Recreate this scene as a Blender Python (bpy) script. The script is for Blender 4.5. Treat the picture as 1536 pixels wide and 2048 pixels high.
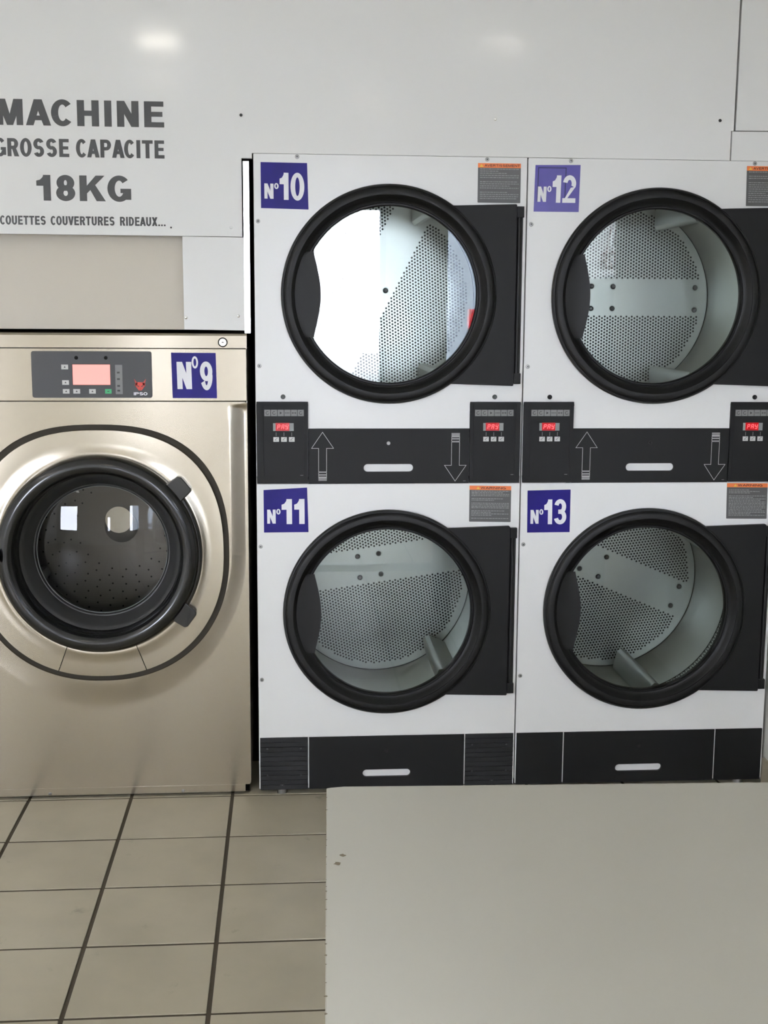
import bpy, bmesh, math, random
from mathutils import Vector, Matrix
random.seed(7)
sc = bpy.context.scene
for o in list(bpy.data.objects):
    bpy.data.objects.remove(o)

# ------------------------------------------------------------------ camera
cam_d = bpy.data.cameras.new('camera')
cam = bpy.data.objects.new('camera', cam_d)
sc.collection.objects.link(cam)
sc.camera = cam
yaw, pit, rol = 0.0776, -0.1564, 0.006
fw = Vector((math.sin(yaw)*math.cos(pit), math.cos(yaw)*math.cos(pit), math.sin(pit)))
r0 = Vector((math.cos(yaw), -math.sin(yaw), 0))
u0 = r0.cross(fw)
rv = r0*math.cos(rol) + u0*math.sin(rol)
uv = -r0*math.sin(rol) + u0*math.cos(rol)
cam.matrix_world = Matrix(((rv.x, uv.x, -fw.x, 0.0898), (rv.y, uv.y, -fw.y, -3.7887), (rv.z, uv.z, -fw.z, 1.4888), (0, 0, 0, 1)))
cam_d.sensor_fit = 'VERTICAL'
cam_d.sensor_height = 36
cam_d.lens = 36*2534.47/2048
cam_d.clip_start = 0.02

# ------------------------------------------------------------------ sky and exposure
world = bpy.data.worlds.new('overcast_sky')
sc.world = world
world.use_nodes = True
bg = world.node_tree.nodes['Background']
bg.inputs[0].default_value = (0.93, 0.96, 1.11, 1)
bg.inputs[1].default_value = 24.0
LAMP_SPOT = 26.0      # radiance of the small square ceiling lamps
LAMP_FILL = 6.5      # radiance of the added long fill lamps
sc.view_settings.view_transform = 'Standard'
sc.view_settings.look = 'None'
sc.view_settings.gamma = 1
sc.view_settings.use_curve_mapping = False
sc.view_settings.exposure = 0.44
try:
    sc.cycles.use_denoising = True
    sc.cycles.denoiser = 'OPENIMAGEDENOISE'
    sc.cycles.max_bounces = 10
    sc.cycles.diffuse_bounces = 6
    sc.cycles.transparent_max_bounces = 16
    sc.cycles.sample_clamp_indirect = 8
except Exception:
    pass

# ------------------------------------------------------------------ materials
def srgb(r, g, b):
    f = lambda c: (c/255/12.92) if c/255 <= 0.04045 else ((c/255+0.055)/1.055)**2.4
    return (f(r), f(g), f(b), 1)

def mat(name, col, rough=0.5, metal=0.0, spec=0.5, bump=None, var=None, emit=None, coat=0.0, aniso=None):
    m = bpy.data.materials.new(name)
    m.use_nodes = True
    nt = m.node_tree
    b = nt.nodes['Principled BSDF']
    b.inputs['Base Color'].default_value = col
    b.inputs['Roughness'].default_value = rough
    b.inputs['Metallic'].default_value = metal
    b.inputs['Specular IOR Level'].default_value = spec
    b.inputs['Coat Weight'].default_value = coat
    tc = None
    if bump or var:
        tc = nt.nodes.new('ShaderNodeTexCoord')
    if var:        # (scale, amount, detail, stretch)
        mp = nt.nodes.new('ShaderNodeMapping'); mp.inputs['Scale'].default_value = var[3]
        nt.links.new(tc.outputs['Object'], mp.inputs[0])
        n = nt.nodes.new('ShaderNodeTexNoise'); n.inputs['Scale'].default_value = var[0]; n.inputs['Detail'].default_value = var[2]
        nt.links.new(mp.outputs[0], n.inputs[0])
        mr = nt.nodes.new('ShaderNodeMapRange')
        mr.inputs[1].default_value = 0.3; mr.inputs[2].default_value = 0.7
        mr.inputs[3].default_value = 1-var[1]; mr.inputs[4].default_value = 1+var[1]
        nt.links.new(n.outputs[0], mr.inputs[0])
        mx = nt.nodes.new('ShaderNodeVectorMath'); mx.operation = 'SCALE'
        mx.inputs[0].default_value = col[:3]
        nt.links.new(mr.outputs[0], mx.inputs['Scale'])
        nt.links.new(mx.outputs[0], b.inputs['Base Color'])
    if bump:       # (scale, strength, distance)
        n2 = nt.nodes.new('ShaderNodeTexNoise'); n2.inputs['Scale'].default_value = bump[0]; n2.inputs['Detail'].default_value = 3
        nt.links.new(tc.outputs['Object'], n2.inputs[0])
        bp = nt.nodes.new('ShaderNodeBump'); bp.inputs['Strength'].default_value = bump[1]; bp.inputs['Distance'].default_value = bump[2]
        nt.links.new(n2.outputs[0], bp.inputs['Height'])
        nt.links.new(bp.outputs[0], b.inputs['Normal'])
    if aniso is not None:
        b.inputs['Anisotropic'].default_value = aniso
        b.inputs['Anisotropic Rotation'].default_value = 0.25
        t = nt.nodes.new('ShaderNodeTangent'); t.direction_type = 'UV_MAP'; t.uv_map = 'UVMap'
        nt.links.new(t.outputs[0], b.inputs['Tangent'])
    if emit:
        b.inputs['Emission Color'].default_value = emit[0]
        b.inputs['Emission Strength'].default_value = emit[1]
    return m

def glass_mat(name, tint=(0.97, 0.985, 0.98, 1), ior=1.5, rough=0.0):
    m = bpy.data.materials.new(name); m.use_nodes = True
    nt = m.node_tree; nt.nodes.clear()
    out = nt.nodes.new('ShaderNodeOutputMaterial')
    tr = nt.nodes.new('ShaderNodeBsdfTransparent'); tr.inputs[0].default_value = tint
    gl = nt.nodes.new('ShaderNodeBsdfGlossy'); gl.inputs['Roughness'].default_value = rough
    fr = nt.nodes.new('ShaderNodeFresnel'); fr.inputs[0].default_value = ior
    mx = nt.nodes.new('ShaderNodeMixShader')
    nt.links.new(fr.outputs[0], mx.inputs[0]); nt.links.new(tr.outputs[0], mx.inputs[1]); nt.links.new(gl.outputs[0], mx.inputs[2])
    nt.links.new(mx.outputs[0], out.inputs[0])
    return m

MAT = {}
MAT['panel'] = mat('glossy white wall panel', srgb(236, 236, 235), 0.09, spec=0.5)
MAT['beige'] = mat('beige painted recess panel', srgb(201, 193, 179), 0.4)
MAT['alu'] = mat('satin white aluminium', srgb(245, 245, 242), 0.24, 1.0)
MAT['wall'] = mat('off white wall paint', srgb(222, 221, 215), 0.6, bump=(60, 0.1, 0.002))
MAT['ceiling'] = mat('white ceiling paint', srgb(238, 238, 236), 0.7, bump=(80, 0.1, 0.002))
MAT['darkwall'] = mat('dark service wall', srgb(50, 48, 44), 0.8)
MAT['tile'] = mat('beige glazed floor tile', srgb(174, 166, 146), 0.34, spec=0.45, var=(4.5, 0.09, 8, (1, 1, 1)), bump=(25, 0.05, 0.002))
_nt = MAT['tile'].node_tree
_g = _nt.nodes.new('ShaderNodeNewGeometry')
for _l in list(_nt.links):
    if _l.from_node.type == 'TEX_COORD': _nt.links.new(_g.outputs['Position'], _l.to_socket)
_n = _nt.nodes.new('ShaderNodeTexNoise'); _n.inputs['Scale'].default_value = 7.5; _n.inputs['Detail'].default_value = 9; _n.inputs['Roughness'].default_value = .62
_nt.links.new(_g.outputs['Position'], _n.inputs[0])
_r = _nt.nodes.new('ShaderNodeMapRange'); _r.inputs[1].default_value = .64; _r.inputs[2].default_value = .72; _r.inputs[3].default_value = 1; _r.inputs[4].default_value = .72
_nt.links.new(_n.outputs[0], _r.inputs[0])
_v = _nt.nodes.new('ShaderNodeVectorMath'); _v.operation = 'SCALE'
_bc = _nt.nodes['Principled BSDF'].inputs['Base Color']
_nt.links.new(_bc.links[0].from_socket, _v.inputs[0]); _nt.links.new(_r.outputs[0], _v.inputs['Scale']); _nt.links.new(_v.outputs[0], _bc)
MAT['grout'] = mat('dark grey brown grout', srgb(70, 62, 48), 0.9, bump=(200, 0.3, 0.002))
MAT['white'] = mat('white dryer enamel', srgb(234, 234, 233), 0.26, bump=(220, 0.10, 0.001))
MAT['black'] = mat('black textured metal', srgb(20, 20, 21), 0.5, spec=0.27, bump=(700, 0.08, 0.0006))
MAT['ring'] = mat('black moulded plastic', srgb(22, 22, 23), 0.45, spec=0.3)
MAT['bezel'] = mat('black rubber bezel', srgb(15, 15, 16), 0.38, spec=0.25)
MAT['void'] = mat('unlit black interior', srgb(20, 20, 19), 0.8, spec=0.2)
MAT['line'] = mat('pale grey printed line', srgb(196, 196, 196), 0.5)
MAT['icon'] = mat('grey key print', srgb(128, 128, 128), 0.5)
MAT['iconink'] = mat('dark key pictogram', srgb(52, 52, 52), 0.5)
MAT['button'] = mat('white membrane key', srgb(205, 205, 203), 0.45)
MAT['green'] = mat('green start key', srgb(62, 168, 110), 0.45)
MAT['dispframe'] = mat('grey display bezel', srgb(138, 142, 140), 0.4)
MAT['dispred'] = mat('dark red display window', srgb(120, 10, 18), 0.25, emit=(srgb(200, 10, 24), 0.35))
MAT['led'] = mat('lit red digit', srgb(255, 60, 60), 0.4, emit=((1.0, 0.06, 0.07, 1), 1.6))
MAT['screen'] = mat('lit pink red screen', srgb(240, 150, 140), 0.25, emit=((1.0, 0.30, 0.27, 1), 0.55))
MAT['blue'] = mat('blue vinyl sticker', srgb(31, 22, 116), 0.35, spec=0.2, var=(14, 0.10, 3, (1, 1, 1)), bump=(60, 0.08, 0.0015))
MAT['blue_pale'] = mat('lighter blue vinyl sticker', srgb(76, 66, 152), 0.3, var=(14, 0.10, 3, (1, 1, 1)), bump=(60, 0.1, 0.0015))  # lighter blue than the other number stickers
MAT['blue_dark'] = mat('blue vinyl edge', srgb(24, 16, 84), 0.5)
MAT['vinylwhite'] = mat('white vinyl lettering', srgb(236, 236, 240), 0.4)
MAT['letter'] = mat('dark grey vinyl lettering', srgb(66, 66, 66), 0.4)
MAT['orange'] = mat('orange warning print', srgb(232, 122, 62), 0.45)
MAT['yellow'] = mat('yellow warning print', srgb(226, 186, 66), 0.45)
MAT['brown'] = mat('dark brown warning print', srgb(70, 28, 14), 0.5)
MAT['label'] = mat('dark grey warning label', srgb(84, 84, 84), 0.4)
MAT['label_print'] = mat('grey warning label print', srgb(142, 142, 142), 0.5)
MAT['screwm'] = mat('zinc screw head', srgb(165, 165, 163), 0.35, 0.9)
MAT['screwdark'] = mat('screw recess', srgb(48, 48, 48), 0.6)
MAT['steel'] = mat('brushed stainless steel', srgb(190, 181, 166), 0.24, 1.0, aniso=0.6, var=(1.0, 0.008, 3, (3, 3, 300)))
MAT['steel2'] = mat('stainless steel', srgb(208, 203, 192), 0.24, 1.0)
MAT['gap'] = mat('dark brown rubber gap', srgb(42, 36, 24), 0.7)
MAT['rubber'] = mat('glossy black door ring', srgb(22, 22, 23), 0.22, spec=0.5, coat=0.3)
MAT['rubber2'] = mat('matte charcoal door ring', srgb(48, 48, 48), 0.45)
MAT['plate'] = mat('charcoal control fascia', srgb(56, 56, 58), 0.3)
MAT['red'] = mat('red emblem print', srgb(196, 62, 52), 0.4)
MAT['drum'] = mat('galvanised drum steel', srgb(192, 197, 193), 0.33, 1.0, var=(5, 0.05, 4, (1, 1, 1)))
MAT['washdrum'] = mat('dark drum steel', srgb(110, 106, 100), 0.35, 1.0)
MAT['bolt'] = mat('dark bolt head', srgb(78, 80, 80), 0.4, 0.6)
MAT['laminate'] = mat('grey white laminate', srgb(173, 170, 159), 0.42, spec=0.4, var=(2.0, 0.015, 3, (1, 1, 1)))
MAT['chip'] = mat('exposed chipboard', srgb(112, 102, 84), 0.8)
MAT['glass'] = glass_mat('dryer door glass')
MAT['glassw'] = glass_mat('washer door glass', tint=(0.80, 0.80, 0.79, 1))
MAT['pane'] = glass_mat('shop window glass')
MAT['frame'] = mat('grey aluminium window frame', srgb(120, 122, 124), 0.4, 0.5)
MAT['pave'] = mat('pale pavement', srgb(140, 139, 136), 0.8, var=(2, 0.08, 5, (1, 1, 1)))
MAT['lampw'] = mat('warm ceiling lamp diffuser', (1, 1, 1, 1), 0.5, emit=((1.0, 0.93, 0.80, 1), LAMP_SPOT))
MAT['lampd'] = mat('weak ceiling lamp diffuser', (1, 1, 1, 1), 0.5, emit=((1.0, 0.93, 0.82, 1), LAMP_SPOT*.3))
MAT['lampfill'] = mat('fill lamp diffuser', (1, 1, 1, 1), 0.5, emit=((1.0, 0.97, 0.92, 1), LAMP_FILL))
MAT['lampf'] = mat('white lamp housing', srgb(225, 225, 222), 0.4)
MAT['carpaint'] = mat('silver grey car paint', srgb(120, 126, 134), 0.25, 0.6, coat=0.5)
MAT['carglass'] = mat('dark car glass', srgb(24, 28, 32), 0.08)
MAT['carred'] = mat('red tail lamp', srgb(190, 22, 30), 0.2)
MAT['tyre'] = mat('black tyre', srgb(28, 28, 28), 0.7)
MAT['facade'] = mat('pale grey render', srgb(150, 158, 166), 0.8, var=(1.5, 0.05, 4, (1, 1, 1)))
MAT['film'] = mat('white window film', srgb(206, 206, 202), 0.5)
_m = MAT['film']; _nt = _m.node_tree; _b = _nt.nodes['Principled BSDF']; _o = _nt.nodes['Material Output']
_tl = _nt.nodes.new('ShaderNodeBsdfTranslucent'); _tl.inputs[0].default_value = (.80, .80, .78, 1)
_ad = _nt.nodes.new('ShaderNodeAddShader'); _nt.links.new(_b.outputs[0], _ad.inputs[0]); _nt.links.new(_tl.outputs[0], _ad.inputs[1]); _nt.links.new(_ad.outputs[0], _o.inputs[0])
_b.inputs['Base Color'].default_value = (.30, .30, .29, 1)
MAT['filmgrey'] = mat('grey window poster', srgb(120, 122, 120), 0.5)
MAT['filmred'] = mat('red film lettering', srgb(160, 44, 38), 0.5)

# ------------------------------------------------------------------ mesh helpers
class MB:
    def __init__(s): s.v = []; s.f = []; s.sm = []
    def add(s, vs, fs, smooth=False):
        o = len(s.v); s.v += [tuple(v) for v in vs]
        for f in fs:
            s.f.append([o+i for i in f]); s.sm.append(smooth)
        return s
    def box(s, x0, y0, z0, x1, y1, z1):
        vs = [(x0,y0,z0),(x1,y0,z0),(x1,y1,z0),(x0,y1,z0),(x0,y0,z1),(x1,y0,z1),(x1,y1,z1),(x0,y1,z1)]
        return s.add(vs, [(0,3,2,1),(4,5,6,7),(0,1,5,4),(1,2,6,5),(2,3,7,6),(3,0,4,7)])
    def prism(s, poly, y0, y1):               # polygon in (x, z), front y0 to back y1
        n = len(poly)
        vs = [(x, y0, z) for x, z in poly] + [(x, y1, z) for x, z in poly]
        fs = [list(range(n)), list(range(2*n-1, n-1, -1))] + [(i, i+n, (i+1) % n+n, (i+1) % n) for i in range(n)]
        return s.add(vs, fs)
    def flat(s, poly, y):
        return s.add([(x, y, z) for x, z in poly], [list(range(len(poly)))])
    def rect(s, x0, z0, x1, z1, y):
        return s.flat([(x0, z0), (x1, z0), (x1, z1), (x0, z1)], y)
    def lathe(s, prof, cx, cz, n=96, a0=0, a1=2*math.pi, close=False, smooth=True):   # prof = [(r, y)], axis along y
        full = abs(a1-a0-2*math.pi) < 1e-6
        m = n if full else n+1
        vs = []
        for i in range(m):
            a = a0+(a1-a0)*i/n
            for r, y in prof:
                vs.append((cx+r*math.cos(a), y, cz+r*math.sin(a)))
        k = len(prof); fs = []
        for i in range(n):
            j = (i+1) % m
            for q in range(k if close else k-1):
                q2 = (q+1) % k
                fs.append((i*k+q, i*k+q2, j*k+q2, j*k+q))
        if close and not full:
            fs.append(list(range(k))); fs.append([(m-1)*k+q for q in range(k)][::-1])
        return s.add(vs, fs, smooth)
    def disc(s, cx, cz, r, y0, y1, n=24):
        return s.lathe([(1e-5, y0), (r, y0), (r, y1), (1e-5, y1)], cx, cz, n)
    def tube(s, p0, p1, r, n=12):
        p0, p1 = Vector(p0), Vector(p1); d = (p1-p0).normalized()
        a = d.orthogonal().normalized(); b = d.cross(a)
        vs = []
        for p in (p0, p1):
            for i in range(n):
                t = 2*math.pi*i/n; vs.append(p+a*r*math.cos(t)+b*r*math.sin(t))
        fs = [(i, (i+1) % n, (i+1) % n+n, i+n) for i in range(n)]
        s.add(vs, fs, True)
        return s.add([vs[i] for i in range(n)], [list(range(n))[::-1]]).add([vs[n+i] for i in range(n)], [list(range(n))])
    def plate_hole(s, x0, z0, x1, z1, hole, y0, y1, c):   # rectangular plate with one star-shaped hole (points around c, ccw)
        cx, cz = c
        pts = []
        H = [(math.atan2(z-cz, x-cx) % (2*math.pi), x, z) for x, z in hole]
        H.sort()
        def onrect(a):
            dx, dz = math.cos(a), math.sin(a)
            t = 1e9
            if dx > 1e-9: t = min(t, (x1-cx)/dx)
            if dx < -1e-9: t = min(t, (x0-cx)/dx)
            if dz > 1e-9: t = min(t, (z1-cz)/dz)
            if dz < -1e-9: t = min(t, (z0-cz)/dz)
            return (cx+dx*t, cz+dz*t)
        corners = [(math.atan2(z-cz, x-cx) % (2*math.pi), x, z) for x, z in ((x0,z0),(x1,z0),(x1,z1),(x0,z1))]
        n = len(H)
        for i in range(n):
            a, hx, hz = H[i]; b, kx, kz = H[(i+1) % n]
            b2 = b if b > a else b+2*math.pi
            outer = [onrect(a)]
            for ca, px, pz in sorted(corners):
                for cc in (ca, ca+2*math.pi):
                    if a+1e-9 < cc < b2-1e-9: outer.append((px, pz))
            outer.append(onrect(b))
            poly = [(hx, hz)]+outer+[(kx, kz)]
            s.flat(poly, y0)
            s.add([(x, y1, z) for x, z in poly], [list(range(len(poly)))[::-1]])
            s.add([(hx,y0,hz),(kx,y0,kz),(kx,y1,kz),(hx,y1,hz)], [(0,1,2,3)])
            for p, q in zip(outer[:-1], outer[1:]):
                s.add([(p[0],y0,p[1]),(q[0],y0,q[1]),(q[0],y1,q[1]),(p[0],y1,p[1])], [(3,2,1,0)])
        return s
    def mesh(s, name, m, bevel=0.0, sharp=35, fix=True, uv=False):
        me = bpy.data.meshes.new(name)
        me.from_pydata(s.v, [], s.f)
        for p, q in zip(me.polygons, s.sm): p.use_smooth = q
        bm = bmesh.new(); bm.from_mesh(me)
        bmesh.ops.remove_doubles(bm, verts=bm.verts, dist=1e-6)
        if fix: bmesh.ops.recalc_face_normals(bm, faces=bm.faces)
        if bevel > 0:
            ed = [e for e in bm.edges if len(e.link_faces) == 2 and e.calc_face_angle(0) > 0.8]
            bmesh.ops.bevel(bm, geom=ed, offset=bevel, segments=2, affect='EDGES', clamp_overlap=True, profile=0.6)
        bm.to_mesh(me); bm.free()
        if any(s.sm): me.set_sharp_from_angle(angle=math.radians(sharp))
        if uv:
            l = me.uv_layers.new(name='UVMap')
            for lp in me.loops:
                co = me.vertices[lp.vertex_index].co
                l.data[lp.index].uv = (co.x, co.z)
        me.materials.append(MAT[m])
        return me

CACHE = {}
def put(name, mb, m, parent=None, key=None, loc=None, bevel=0.0, sharp=35, uv=False, fix=True, label=None):
    """one mesh object; with a key the mesh data is shared between alike pieces"""
    if key is not None and key in CACHE:
        me = CACHE[key]
    else:
        b = mb() if callable(mb) else mb
        me = b.mesh(name, m, bevel, sharp, fix, uv)
        if key is not None: CACHE[key] = me
    o = bpy.data.objects.new(name, me)
    sc.collection.objects.link(o)
    if parent is not None: o.parent = parent
    if loc is not None: o.location = loc
    if label: o['label'] = label
    return o

def thing(name, label, cat, loc=(0, 0, 0), rz=0.0, group=None):
    o = bpy.data.objects.new(name, None); sc.collection.objects.link(o)
    o.location = loc; o.rotation_euler = (0, 0, rz); o.empty_display_size = 0.1
    o['label'] = label; o['category'] = cat
    if group: o['group'] = group
    return o

def struct(o): o['kind'] = 'structure'; return o

def circle(cx, cz, r, n=96): return [(cx+r*math.cos(2*math.pi*i/n), cz+r*math.sin(2*math.pi*i/n)) for i in range(n)]
def stadium(x0, z0, x1, z1, n=10):
    r = (z1-z0)/2; cz = (z0+z1)/2
    p = [(x1-r+r*math.cos(t), cz+r*math.sin(t)) for t in [(-0.5+i/n)*math.pi for i in range(n+1)]]
    p += [(x0+r+r*math.cos(t), cz+r*math.sin(t)) for t in [(0.5+i/n)*math.pi for i in range(n+1)]]
    # points along the straight sides keep the plate quads even
    q = []
    for k in range(len(p)):
        a, b = p[k], p[(k+1) % len(p)]
        q.append(a)
        L = math.hypot(b[0]-a[0], b[1]-a[1])
        if L > r*2:
            for j in range(1, 8): q.append((a[0]+(b[0]-a[0])*j/8, a[1]+(b[1]-a[1])*j/8))
    return q

# ------------------------------------------------------------------ lettering (flat print, own glyphs)
def glyph(ch, w, tv, th):
    """list of polygons in a box w wide and 1 high; tv = vertical stroke, th = horizontal stroke"""
    P = []
    def R(x0, y0, x1, y1): P.append([(x0,y0),(x1,y0),(x1,y1),(x0,y1)])
    def Q(*pts): P.append(list(pts))
    def A(cx, cy, rx, ry, a0, a1, n=None):
        n = n or max(6, int(abs(a1-a0)/11))
        for i in range(n):
            t0 = math.radians(a0+(a1-a0)*i/n); t1 = math.radians(a0+(a1-a0)*(i+1)/n)
            ix, iy = max(rx-tv, 0.001), max(ry-th, 0.001)
            P.append([(cx+rx*math.cos(t0), cy+ry*math.sin(t0)), (cx+rx*math.cos(t1), cy+ry*math.sin(t1)),
                      (cx+ix*math.cos(t1), cy+iy*math.sin(t1)), (cx+ix*math.cos(t0), cy+iy*math.sin(t0))])
    ru = (0.5+th/2)/2
    if ch == 'I': R(0, 0, tv, 1)
    elif ch == 'E':
        R(0, 0, tv, 1); R(tv, 1-th, w, 1); R(tv, 0, w*1.02, th); R(tv, .5-th*.45, w*.94, .5+th*.5)
    elif ch == 'F':
        R(0, 0, tv, 1); R(tv, 1-th, w, 1); R(tv, .46-th*.45, w*.9, .46+th*.5)
    elif ch == 'T': R(0, 1-th, w, 1); R(w/2-tv/2, 0, w/2+tv/2, 1-th)
    elif ch == 'H': R(0, 0, tv, 1); R(w-tv, 0, w, 1); R(tv, .5-th*.5, w-tv, .5+th*.5)
    elif ch == 'L': R(0, 0, tv, 1); R(tv, 0, w, th)
    elif ch == 'N':
        R(0, 0, tv, 1); R(w-tv, 0, w, 1); Q((0, 1), (tv*1.05, 1), (w, 0), (w-tv*1.05, 0))
    elif ch == 'M':
        R(0, 0, tv*.9, 1); R(w-tv*.9, 0, w, 1)
        Q((0, 1), (tv*1.25, 1), (w/2+tv*.42, 0), (w/2-tv*.42, 0)); Q((w-tv*1.25, 1), (w, 1), (w/2+tv*.42, 0), (w/2-tv*.42, 0))
    elif ch == 'A':
        Q((0, 0), (tv*1.05, 0), (w/2+tv*.55, 1), (w/2-tv*.55, 1)); Q((w-tv*1.05, 0), (w, 0), (w/2+tv*.55, 1), (w/2-tv*.55, 1))
        R(w*.24, .2, w*.76, .2+th*.9)
    elif ch == 'V':
        Q((0, 1), (tv*1.05, 1), (w/2+tv*.5, 0), (w/2-tv*.5, 0)); Q((w-tv*1.05, 1), (w, 1), (w/2+tv*.5, 0), (w/2-tv*.5, 0))
    elif ch == 'W':
        for a, b, c in ((0, .27, 0), (.5, .27, 1), (.5, .73, 1), (1, .73, 0)):
            xt = a*(w-tv*.9)+tv*.45; xb = b*w
            Q((xt-tv*.45, 1), (xt+tv*.45, 1), (xb+tv*.42, 0), (xb-tv*.42, 0))
    elif ch == 'X':
        Q((0, 0), (tv*1.15, 0), (w, 1), (w-tv*1.15, 1)); Q((0, 1), (tv*1.15, 1), (w, 0), (w-tv*1.15, 0))
    elif ch == 'K':
        R(0, 0, tv, 1); Q((tv, .30), (tv, .30+th*1.5), (w-tv*1.2, 1), (w, 1)); Q((tv*1.3, .52), (tv*1.9, .74), (w*1.03, 0), (w*1.03-tv*1.25, 0))
    elif ch == 'Y':
        Q((0, 1), (tv*1.1, 1), (w/2+tv*.3, .4), (w/2-tv*.5, .4)); Q((w-tv*1.1, 1), (w, 1), (w/2+tv*.5, .4), (w/2-tv*.3, .4)); R(w/2-tv/2, 0, w/2+tv/2, .45)
    elif ch in 'PR':
        m = .40
        R(0, 0, tv, 1); R(tv, 1-th, w*.55, 1); R(tv, m, w*.55, m+th)
        A(w*.55, (1+m)/2, w*.45, (1-m)/2, -90, 90)
        if ch == 'R': Q((w*.40, m+th*.5), (w*.40+tv*1.0, m+th*.5), (w*1.06, 0), (w*1.06-tv*1.2, 0))
    elif ch == 'B':
        R(0, 0, tv, 1)
        for lo, hi in ((0, .5+th/2), (.5-th/2, 1)):
            R(tv, lo, w*.6, lo+th); R(tv, hi-th, w*.6, hi); A(w*.6, (lo+hi)/2, w*.4, (hi-lo)/2, -90, 90)
    elif ch == 'D':
        R(0, 0, tv, 1); R(tv, 1-th, w*.45, 1); R(tv, 0, w*.45, th); A(w*.45, .5, w*.55, .5, -90, 90)
    elif ch in 'O0': A(w/2, .5, w/2, .515, 0, 360, 36)
    elif ch == 'C': A(w/2, .5, w/2, .515, 42, 318, 30)
    elif ch == 'G':
        A(w/2, .5, w/2, .515, 42, 330, 30); R(w*.55, .5-th*.85, w, .5); R(w-tv*.92, .07, w, .5)
    elif ch == 'U':
        ry = .36; R(0, ry, tv, 1); R(w-tv, ry, w, 1); A(w/2, ry, w/2, ry+.015, 180, 360)
    elif ch == 'S':
        A(w/2, 1-ru, w/2, ru+.01, 22, 270); A(w/2, ru, w/2, ru+.01, 90, -158)
    elif ch == '8':
        A(w/2, 1-ru, w/2*.93, ru+.01, 0, 360, 30); A(w/2, ru, w/2, ru+.01, 0, 360, 30)
    elif ch == '3':
        A(w/2, 1-ru, w/2*.95, ru+.01, 165, -90); A(w/2, ru, w/2, ru+.01, 90, -165); R(w*.35, .5-th/2, w*.55, .5+th/2)
    elif ch == '9':
        A(w/2, .66, w/2, .35, 0, 360, 30); A(w/2, .5, w/2, .515, -150, 5)
    elif ch == '2':
        A(w/2, .70, w/2, .31, 170, -28); Q((0, 0), (tv*.9, th*.7), (w*.985, .60), (w*.60, .55)); R(0, 0, w, th)
    elif ch == '1':
        x = w-tv*1.0; R(x, 0, w, 1); Q((0, .575), (x+tv*.3, .575), (x+tv*.3, 1), (x+tv*.1, 1), (x*.88, .90), (x*.55, .815), (0, .775))
    elif ch == '.': R(0, 0, tv, th)
    elif ch == 'o':                                    # raised ring of the numero sign
        n = 26
        for i in range(n):
            t0, t1 = 2*math.pi*i/n, 2*math.pi*(i+1)/n
            rx, ry = w/2, .26; cy = .76; ix, iy = rx-tv*.62, ry-th*.62
            P.append([(w/2+rx*math.cos(t0), cy+ry*math.sin(t0)), (w/2+rx*math.cos(t1), cy+ry*math.sin(t1)),
                      (w/2+ix*math.cos(t1), cy+iy*math.sin(t1)), (w/2+ix*math.cos(t0), cy+iy*math.sin(t0))])
    return P

NARROW = {'1': .64, 'M': 1.20, 'W': 1.35, 'A': 1.15, 'C': 1.05, 'G': 1.07, 'K': 1.14, 'E': .90, 'S': .97, '8': .86, 'O': 1.07, 'X': 1.10, 'V': 1.10}
KERN = {'A': .13, 'V': .10, 'X': .06, 'T': .05, 'K': .04, 'C': .11, 'O': .05, 'G': .08}
def text_mb(s, x0, x1, z0, h, w, tv, th, gap, y, slant=0.0, space=None):
    """text from x0 to x1 (stretched to fit), baseline z0, cap height h"""
    pen = 0; parts = []
    for ch in s:
        if ch == ' ': pen += (space if space is not None else w*.55); continue
        cw = tv if ch in 'I.' else w*NARROW.get(ch, 1.0)
        if ch == 'o': cw = w*.62
        k_ = min(KERN.get(ch, 0)*w, gap*.8)
        if parts and s[len(parts)-1:len(parts)] != '': pen -= k_*(pen > 0)
        parts.append((ch, pen, cw)); pen += cw+gap-k_
    tot = pen-gap
    sx = (x1-x0)/tot
    mb = MB()
    for ch, p, cw in parts:
        for poly in glyph(ch, cw, tv, th):
            mb.flat([(x0+(p+px+slant*(py-.5))*sx, z0+py*h) for px, py in poly], y-2e-5*(len(mb.f) % 24))
    return mb

# ------------------------------------------------------------------ the room
XR, XL, YF, YB, ZC = 1.615, -4.2, -6.0, 1.15, 3.0
floor = struct(put('floor', MB().box(XL, YF, -0.06, XR, YB, -0.0025), 'grout'))
tx, ty, ts, tg = -0.0838, -0.3175, 0.311, 0.0105
tile_me = MB().box(tg/2, -ts+tg/2, -0.004, ts-tg/2, -tg/2, 0.0)
near, far = [], []
for i in range(-14, 7):
    for j in range(-2, 22):
        x, y = tx+i*ts, ty-j*ts
        if x+ts > XR+ts or x < XL-ts: continue
        (near if (-7 <= i <= 5 and -1 <= j <= 14) else far).append((x, y, x+ts, y-ts))
def clipbox(mb, x0, y1, x1, y0):
    a, b = max(x0+tg/2, XL), min(x1-tg/2, XR); c, d = max(y0+tg/2, YF), min(y1-tg/2, YB)
    if b-a > .01 and d-c > .01: mb.box(a, c, -0.004, b, d, 0.0); return True
    return False
for (x0, y1, x1, y0) in near:
    if x1 <= XR:
        t = put('tile', tile_me, 'tile', floor, key='tile', loc=(x0, y1, random.uniform(-.0004, .0004)), bevel=0.0012)
    else:
        mb = MB()
        if clipbox(mb, x0, y1, x1, y0): put('tile', mb, 'tile', floor, bevel=0.0012)
mb = MB()
for r in far: clipbox(mb, *r)
st = put('tile_field', mb, 'tile', floor); st['kind'] = 'stuff'

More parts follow.
